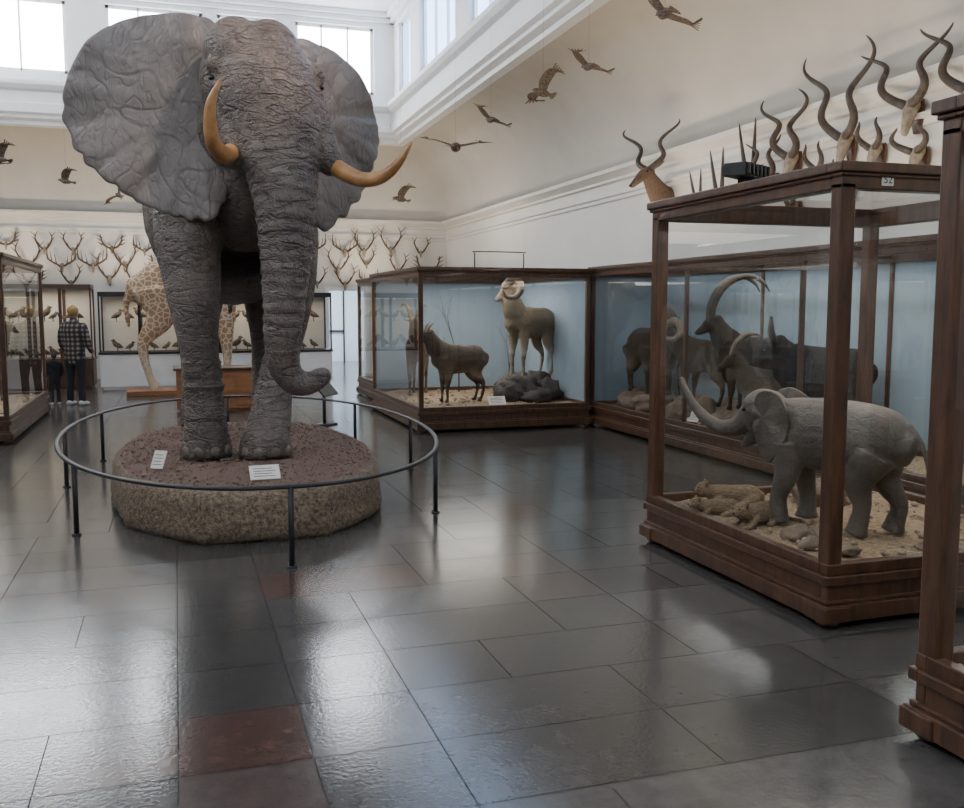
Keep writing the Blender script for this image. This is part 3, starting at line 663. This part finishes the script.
def twigs(bm, p, d, ln, r, lev):
    q = p+d*ln*.5+V((random.uniform(-.06, .06), random.uniform(-.06, .06), 0))*ln; e2 = p+d*ln
    tube(bm, [(*p, r), (*q, r*.8), (*e2, r*.5)], (1, 0, 0), 5, 2)
    if lev:
        for k in range(3):
            dd = (d+V((random.uniform(-.8, .8), random.uniform(-.8, .8), random.uniform(-.1, .6)))).normalized()
            twigs(bm, [q, e2, e2][k], dd, ln*.55, r*.5, lev-1)
for bx, by, bz, dx in ((5.0, 14.3, .28, .15), (6.1, 8.2, .28, -.1), (6.1, 10.7, .28, -.1), (4.3, 14.6, .28, -.1)):
    bm = bmesh.new(); twigs(bm, V((0, 0, 0)), V((dx, 0, 1)).normalized(), .8 if bx < 6 else .6, .012, 3)
    for v in bm.verts:
        lim = (6.48 if bx > 6 else 5.36)-bx
        v.co.x = min(v.co.x, lim)
        v.co.z = min(v.co.z, 1.75)
    o = obj(bm, 'dry_branch', 'twig'); o.location = (bx, by, bz)
animal('roe_deer', (-2.6, 13.6, .29), rad(-60), 'ewe', .8, .6, .34, .28, .026, (.48, 0, 1.05), (.64, 0, .97), .065, 'short', 1.1, tail=.05)
animal('roe_deer', (-2.7, 15.2, .29), rad(-30), 'ewe', .85, .6, .34, .28, .026, (.48, 0, 1.1), (.64, 0, 1.02), .065, None, tail=.05)
animal('wild_sheep', (4.1, 16.8, .29), rad(200), 'ewe', 1.0, .65, .45, .38, .035, (.55, 0, 1.2), (.75, 0, 1.1), .09, 'goat', 1, tail=.1)
g = animal('giraffe', (.30, 19.0, .1), rad(0), 'giraffe', 2.75, 1.40, 1.0, .62, .10, (1.75, 0, 4.35), (2.15, 0, 4.15), .15, None, hipf=.86, earl=.18, tail=.7, voxel=.03)
bm = bmesh.new()
for s in (-1, 1): tube(bm, [(1.72, s*.07, 4.45, .03), (1.70, s*.08, 4.62, .035)], seg=8)
obj(bm, 'ossicones', 'hornb', g)
bm = bmesh.new(); box(bm, -.9, 1.4, 18.6, 19.4, 0, .1); obj(bm, 'giraffe_plinth', 'woodl', smooth=False, bevel=.01)

# elephant calf
calf = empty('elephant_calf', (3.80, 4.82, .30), rad(118), .97)
bm = bmesh.new(); B = (0, 1, 0)
tube(bm, [(-.42, 0, .55, .10, .13), (-.33, 0, .57, .17, .21), (-.12, 0, .585, .20, .23), (.12, 0, .59, .20, .23), (.28, 0, .62, .155, .20), (.40, 0, .66, .12, .15)], B, 20)
blob(bm, (.48, 0, .70), (.15, .13, .155)); blob(bm, (.44, 0, .77), (.11, .10, .08))
tube(bm, [(.54, 0, .68, .105), (.64, 0, .60, .072), (.76, 0, .57, .054), (.89, 0, .61, .043), (1.00, 0, .70, .034), (1.08, 0, .81, .028), (1.11, 0, .88, .025)], B, 14, 8, ridge=.03, rn=18)
tube(bm, [(.50, 0, .58, .07), (.57, 0, .50, .045), (.61, 0, .46, .025)], B, 10)
for x, y, dx in ((.24, .12, .05), (.24, -.12, -.03)):
    tube(bm, [(x, y*.8, .52, .11, .13), (x, y, .34, .072, .085), (x+dx, y, .18, .052, .058), (x+dx, y, .07, .058, .064), (x+dx, y, .015, .07, .08)], B, 14, cap=False)
for x, y, dx in ((-.3, .12, .07), (-.3, -.12, -.06)):
    tube(bm, [(x, y*.8, .52, .11, .14), (x+.04+dx*.5, y, .34, .076, .095), (x+dx-.02, y, .19, .05, .056), (x+dx, y, .07, .056, .062), (x+dx+.01, y, .015, .068, .076)], B, 14, cap=False)
tube(bm, [(-.46, 0, .68, .026), (-.54, 0, .58, .018), (-.59, 0, .40, .013), (-.61, 0, .22, .011), (-.63, 0, .15, .016), (-.66, 0, .09, .008)], B, 8)
organic(bm, 'body', 'calf', calf, .010, 3, .007, .08)
for sy in (-1, 1):
    ol = [(.46, .82), (.37, .86), (.26, .81), (.20, .70), (.22, .57), (.28, .46), (.36, .39), (.43, .47), (.47, .60), (.48, .72)]
    ear('ear_%s' % ('left' if sy > 0 else 'right'), ol, (.40, .68), (lambda sy: lambda x, z, f, a: sy*(.135+.22*max(0, .46-x)+.012*math.sin(a*5)*f))(sy), .014, 'calf', calf, V((0,0,0)), .03)
bm = bmesh.new()
for sy in (-1, 1): blob(bm, (.56, .112*sy, .72), (.014,)*3, u=8, v=6)
obj(bm, 'eyes', 'eye', calf)
def cub(loc, rz, s, mat='cub'):
    e = empty('lion_cub', loc, rz, s); bm = bmesh.new()
    tube(bm, [(-.17, 0, .07, .05), (-.12, 0, .08, .07), (0, 0, .08, .068), (.1, 0, .09, .062), (.16, 0, .10, .05)], B, 14)
    blob(bm, (.2, 0, .12), (.055, .05, .05)); blob(bm, (.245, 0, .105), (.025, .025, .022))
    for sy in (-1, 1):
        blob(bm, (.185, .04*sy, .165), (.012, .018, .02))
        tube(bm, [(.1, .05*sy, .06, .028), (.17, .055*sy, .02, .02), (.25, .05*sy, .018, .02)], B, 8)
        tube(bm, [(-.13, .06*sy, .06, .045), (-.06, .08*sy, .03, .025), (0, .085*sy, .018, .02)], B, 8)
    tube(bm, [(-.17, 0, .05, .016), (-.25, .05, .02, .012), (-.28, .13, .015, .012)], B, 8)
    organic(bm, 'body', mat, e, .007, 2)
    bm = bmesh.new(); blob(bm, (.268, 0, .11), (.008,)*3, u=8, v=6)
    for sy in (-1, 1): blob(bm, (.243, .025*sy, .135), (.006,)*3, u=8, v=6)
    obj(bm, 'face', 'eye', e)
cub((3.45, 5.05, .29), rad(200), .95); cub((3.60, 5.58, .29), rad(160), 1.0); cub((3.34, 5.35, .29), rad(170), .75)
bm = bmesh.new()
for i, (c, r) in enumerate([((3.45, 4.65, .31), (.11, .08, .06)), ((3.4, 4.45, .31), (.08, .06, .04)), ((4.25, 5.5, .33), (.2, .15, .12)), ((3.75, 5.76, .30), (.14, .07, .08)), ((3.5, 4.28, .31), (.07, .05, .03)), ((3.32, 5.62, .29), (.08, .07, .06)), ((4.0, 4.2, .30), (.09, .07, .04))]): rock(bm, c, r, i+20)
obj(bm, 'sandstone_rocks', 'rockt')
bm = bmesh.new()
for i, (c, r) in enumerate([((3.0, 2.4, .31), (.1, .1, .06)), ((3.3, 2.5, .32), (.16, .1, .1)), ((3.2, 2.0, .31), (.1, .12, .07))]): rock(bm, c, r, i+30)
obj(bm, 'sandstone_rocks', 'rockt')
label((4.2, 12.35, .31), .25, .14, 0, -.7); label((5.72, 9.8, .31), .2, .14, -1.2, -.7); label((5.72, 8.9, .31), .2, .14, -1.2, -.7)

# ------------------------------------------------------------------ horns
def spiral(bm, base, tilt, ln, A, turns, sgn, r0=.035, spread=.3):
    pts = []; n = 30
    for i in range(n+1):
        s = i/n; a = 2*pi*turns*s
        o = sgn*(spread*s**.8 + A*math.sin(a)*(.5+.5*s))
        f = A*(1-math.cos(a))*.5
        r = r0*(1-s)**.6+.004
        pts.append((base[0]-f*.6-tilt*s, base[1]+o, base[2]+ln*s, r))
    tube(bm, pts, (1, 0, 0), 10, 1)
def trophy(name, Y, z, ln, A, turns, spread, sk=1, X=6.58, r0=.036):
    e = empty(name, (X, Y, z)); bm = bmesh.new()
    for s in (-1, 1): spiral(bm, (-.12, .05*s*sk, .1*sk), .05, ln, A, turns, s, r0*sk, spread)
    obj(bm, 'horns', 'hornb', e)
    bm = bmesh.new()
    tube(bm, [(-.07, 0, .10*sk, .08*sk, .07*sk), (-.11, 0, 0, .06*sk, .06*sk), (-.15, 0, -.16*sk, .03*sk, .035*sk)], (0,1,0), 12)
    obj(bm, 'skull', 'bone', e)
    bm = bmesh.new(); tube(bm, [(-.01, 0, -.15*sk, .05*sk, .015), (-.01, 0, 0, .09*sk, .015), (-.01, 0, .14*sk, .08*sk, .015)], (0,1,0), 12); obj(bm, 'shield', 'wood', e)
trophy('kudu_horns', 8.22, 3.26, .86, .13, 1.5, .40, r0=.042)
trophy('kudu_horns', 7.32, 3.40, .56, .13, 1.2, .40, r0=.04)
trophy('kudu_horns', 6.62, 3.40, .60, .12, 1.3, .32, r0=.04)
trophy('kudu_horns', 9.1, 3.20, .64, .13, 1.5, .26, r0=.04)
trophy('oryx_horns', 9.85, 3.05, .66, .0, .2, .12, r0=.028)
trophy('kudu_horns', 9.5, 3.02, .42, .09, 1.2, .20)
trophy('oryx_horns', 10.5, 2.95, .54, .0, .2, .10, r0=.026)
trophy('oryx_horns', 11.0, 2.90, .42, .0, .2, .1, .8, r0=.026)
trophy('gazelle_horns', 8.62, 3.02, .26, .05, .8, .12, .8)
trophy('gazelle_horns', 7.78, 3.10, .26, .06, .8, .14, .85)
trophy('gazelle_horns', 7.22, 2.98, .22, .10, .7, .18, .85)
trophy('gazelle_horns', 9.05, 2.70, .3, .03, .6, .1, .7)
trophy('gazelle_horns', 8.15, 2.85, .22, .05, .7, .12, .7)
e = empty('kudu_head_mount', (6.58, 12.0, 3.20), rad(200), .98); bm = bmesh.new()
tube(bm, [(.03, 0, -.12, .17, .24), (.18, 0, -.02, .13, .19), (.34, 0, .14, .10, .13), (.44, 0, .26, .085, .09)], B, 16)
tube(bm, [(.40, 0, .28, .08, .09), (.52, 0, .24, .075, .08), (.66, 0, .14, .05, .055), (.74, 0, .08, .042, .04)], B, 14)
for s in (-1, 1): tube(bm, [(.40, .06*s, .32, .02), (.38, .15*s, .37, .05, .02), (.37, .24*s, .41, .01)], (1,0,0), 8)
organic(bm, 'head', 'kudu', e, .013, 3)
bm = bmesh.new()
for s in (-1, 1): spiral(bm, (.44, .045*s, .33), .0, .60, .12, 1.4, s, .038, .38)
obj(bm, 'horns', 'hornb', e)
bm = bmesh.new()
for s in (-1, 1): blob(bm, (.52, .068*s, .28), (.014,)*3, u=8, v=6)
blob(bm, (.775, 0, .07), (.02, .03, .02), u=8, v=6); obj(bm, 'eyes', 'eye', e)
bm = bmesh.new(); bs = bmesh.new()
def antler(x, z, s, kind):
    yb = YW-.09
    tube(bs, [(x, yb, z+.03, .05*s), (x, yb-.03, z-.14*s, .025*s)], (1,0,0), 6, 2)
    for q in (-1, 1):
        if kind == 0:
            tube(bm, [(x+.03*q, yb, z, .022), (x+.14*s*q, yb-.04, z+.06*s, .022), (x+.30*s*q, yb-.08, z+.18*s, .02), (x+.32*s*q, yb-.08, z+.44*s, .008)], (0,1,0), 5, 3)
            for f, h in ((.12, .14), (.22, .22), (.31, .14)):
                tube(bm, [(x+f*s*q, yb-.05, z+(f*.5)*s, .014), (x+(f+.03)*s*q, yb-.1, z+(h+.14)*s, .005)], (0,1,0), 5, 2)
        elif kind == 1:
            tube(bm, [(x+.03*q, yb, z, .022), (x+.14*s*q, yb-.05, z+.12*s, .022), (x+.24*s*q, yb-.08, z+.34*s, .017), (x+.16*s*q, yb-.1, z+.54*s, .006)], (0,1,0), 5, 3)
            for f, h, o in ((.10, .08, .04), (.22, .26, .10), (.23, .4, .12)):
                tube(bm, [(x+f*s*q, yb-.05, z+h*s, .013), (x+(f+o)*s*q, yb-.14, z+(h+.12)*s, .005)], (0,1,0), 5, 2)
        else:
            tube(bm, [(x+.03*q, yb, z, .022), (x+.16*s*q, yb-.03, z+.05*s, .026), (x+.26*s*q, yb-.05, z+.18*s, .06*s, .018), (x+.30*s*q, yb-.06, z+.38*s, .03, .012)], (0,1,0), 6, 3)
            for h in (.10, .2, .3): tube(bm, [(x+.26*s*q, yb-.05, z+h*s, .018), (x+.40*s*q, yb-.08, z+(h+.08)*s, .005)], (0,1,0), 5, 2)
for rowz, off in ((2.25, 0), (2.62, .3), (2.98, .1)):
    x = -6.2+off
    while x < 6.3:
        antler(x+random.uniform(-.1, .1), rowz+random.uniform(-.10, .10), random.uniform(.65, 1.08), random.choice([0, 1, 1, 1, 2])); x += random.uniform(.56, .78)
e = empty('mounted_antler_collection', (0, 0, 0)); obj(bm, 'antlers', 'antler', e); obj(bs, 'skulls', 'bone', e)

# ------------------------------------------------------------------ birds
def bird(loc, rz, s, pose=0, ztop=5.4, tilt=0):
    e = empty('hanging_bird_of_prey', loc, rz, s); bm = bmesh.new()
    tube(bm, [(-.16, 0, 0, .03), (-.08, 0, 0, .07), (.05, 0, .0, .085), (.13, 0, .02, .06), (.19, 0, .03, .046)], B, 12)
    tube(bm, [(.22, 0, .03, .024), (.265, 0, .01, .006)], B, 8)
    for k in range(5):
        a = (k-2)*.18; tube(bm, [(-.14, 0, 0, .014, .006), (-.26*math.cos(a)-.05, .26*math.sin(a), 0, .034, .005)], B, 8, 2)
    for q in (-1, 1):
        d = .10 if pose == 0 else .22
        tube(bm, [(.03, .04*q, .02, .10, .02), (.05, .2*q, d*.6, .13, .015), (.0, .38*q, d, .12, .01), (-.06, .5*q, d, .07, .006)], (1,0,0), 12)
        for k in range(6):
            tube(bm, [(-.0-.02*k, (.42+.012*k)*q, d, .022, .004), (-.06-.075*k+.08, (.66-.045*k)*q, d+.02, .017, .003)], (1,0,0), 6, 2)
    o = obj(bm, 'body', 'bird', e); o.rotation_euler = (tilt, -.1, 0)
    bm = bmesh.new(); tube(bm, [(0, 0, .03, .0012/s), (0, 0, (ztop-loc[2])/s, .0012/s)], seg=4, sub=1, cap=False); obj(bm, 'wire', 'black', e)
bird((4.80, 8.9, 4.60), rad(95), .66, 0, 8.2, .45)
bird((4.95, 11.1, 4.6), rad(105), .56, 0, 8.2, .3)
bird((4.78, 12.2, 4.50), rad(190), .62, 1, 8.2, .5)
bird((4.74, 14.3, 4.53), rad(105), .58, 0, 8.2, .4)
bird((4.75, 16.3, 4.43), rad(60), 1.0, 0, 8.2, .1)
bird((4.7, 20.3, 3.95), rad(190), .7, 1, 8.2, .3)
bird((-2.0, 21.0, 4.15), rad(190), .6, 1, 8.2, .3)
bird((-1.03, 21.4, 3.95), rad(250), .55, 1, 8.2, .9)
bird((-2.9, 19.3, 4.3), rad(200), .6, 1, 8.2, .5)

# ------------------------------------------------------------------ flood lamp and wire bracket on case tops
e = empty('flood_lamp', (3.26, 5.0, 2.36), rad(-60)); bm = bmesh.new()
box(bm, -.07, .07, -.15, .15, .05, .13); box(bm, -.05, .05, -.02, .02, .0, .05); box(bm, -.09, -.07, -.14, .14, .06, .12)
for k in range(6): box(bm, .07, .09, -.14+.05*k, -.12+.05*k, .055, .125)
obj(bm, 'housing', 'black', e, smooth=False, bevel=.006)
e = empty('lamp_bracket', (4.2, 12.3, 2.17)); bm = bmesh.new()
tube(bm, [(-.35, 0, 0, .008), (-.35, 0, .2, .008), (-.33, 0, .22, .008), (.33, 0, .22, .008), (.35, 0, .2, .008), (.35, 0, 0, .008)], seg=6, sub=2); obj(bm, 'rod', 'black', e)

# ------------------------------------------------------------------ people
def person(name, loc, rz, s, top, hat, legs='cloth', shoes='shoe'):
    e = empty(name, loc, rz, s); A = (1, 0, 0)
    bm = bmesh.new(); tube(bm, [(0, 0, .82, .15, .11), (0, 0, .92, .165, .12), (0, 0, 1.02, .155, .11)], A, 16)
    for q in (-1, 1): tube(bm, [(.085*q, 0, .90, .095, .11), (.095*q, .01, .68, .085, .095), (.10*q, .02, .48, .065, .07), (.105*q, -.01, .28, .062, .068), (.11*q, 0, .09, .055, .062)], A, 14)
    organic(bm, 'trousers', legs, e, .014, 2)
    bm = bmesh.new(); tube(bm, [(0, 0, .80, .185, .13), (0, 0, .95, .18, .13), (0, 0, 1.12, .175, .125), (0, -.01, 1.28, .20, .13), (0, -.01, 1.38, .18, .105), (0, 0, 1.44, .09, .08), (0, .0, 1.47, .065, .065)], A, 20)
    for q in (-1, 1): tube(bm, [(.17*q, 0, 1.36, .065), (.215*q, -.01, 1.26, .062), (.245*q, .0, 1.10, .054), (.24*q, .07, .99, .05), (.215*q, .16, .92, .042)], A, 12)
    organic(bm, 'jacket', top, e, .014, 2)
    bm = bmesh.new(); tube(bm, [(0, 0, 1.42, .055), (0, .01, 1.52, .052)], A, 12); blob(bm, (0, .015, 1.585), (.074, .092, .112)); blob(bm, (0, .055, 1.53), (.045, .05, .045))
    blob(bm, (0, .108, 1.575), (.013, .018, .022)); tube(bm, [(-.022, .098, 1.535, .007), (.022, .098, 1.535, .007)], A, 6, 2)
    for q in (-1, 1): blob(bm, (.076*q, .005, 1.58), (.012, .02, .032))
    organic(bm, 'head', 'skin', e, .008, 1)
    bm = bmesh.new()
    for q in (-1, 1): blob(bm, (.03*q, .096, 1.595), (.011,)*3, u=8, v=6)
    obj(bm, 'eyes', 'eye', e)
    bm = bmesh.new()
    for q in (-1, 1):
        c = V((.21*q, .20, .90)); blob(bm, c, (.018, .045, .04), u=10, v=8)
        for j, ln in enumerate((.055, .065, .06, .048)):
            b = c+V((0, .035-.004*j, .027-.018*j)); tube(bm, [(*b, .009), (*(b+V((-.01*q, ln*.5, -.01))), .0085), (*(b+V((-.03*q, ln*.8, -.035))), .007)], A, 6, 2)
        tube(bm, [(*(c+V((-.015*q, .0, .03))), .011), (*(c+V((-.035*q, .03, .035))), .009), (*(c+V((-.045*q, .05, .02))), .007)], A, 6, 2)
    obj(bm, 'hands', 'skin', e)
    bm = bmesh.new()
    if hat == 'beanie':
        tube(bm, [(0, -.005, 1.595, .088, .103), (0, -.008, 1.625, .09, .105), (0, -.008, 1.66, .08, .095), (0, -.01, 1.69, .055, .065), (0, -.012, 1.705, .02, .025)], A, 18)
    else:
        blob(bm, (0, -.01, 1.605), (.084, .10, .105))
    obj(bm, 'hat' if hat == 'beanie' else 'hair', hat, e)
    bm = bmesh.new()
    for q in (-1, 1): tube(bm, [(.11*q, -.05, .045, .045, .045), (.115*q, .04, .04, .05, .04), (.12*q, .15, .03, .04, .028)], A, 12)
    obj(bm, 'shoes', shoes, e)
person('man', (-1.63, 17.3, 0), rad(-25), .98, 'plaid', 'beanie')
person('child', (-1.98, 17.5, 0), rad(20), .52, 'cloth', 'hair', shoes='shoe')

# ------------------------------------------------------------------ world + camera
w = bpy.data.worlds.new('World'); bpy.context.scene.world = w; w.use_nodes = True
w.node_tree.nodes['Background'].inputs[0].default_value = (.7, .8, 1, 1); w.node_tree.nodes['Background'].inputs[1].default_value = .5
cd = bpy.data.cameras.new('camera'); cam = bpy.data.objects.new('camera', cd); COL.objects.link(cam)
cd.sensor_width = 36; cd.lens = 36*950/964; cam.location = (0, 0, 1.65); cam.rotation_euler = (math.radians(90-5.83), 0, math.radians(-17.82))
bpy.context.scene.camera = cam
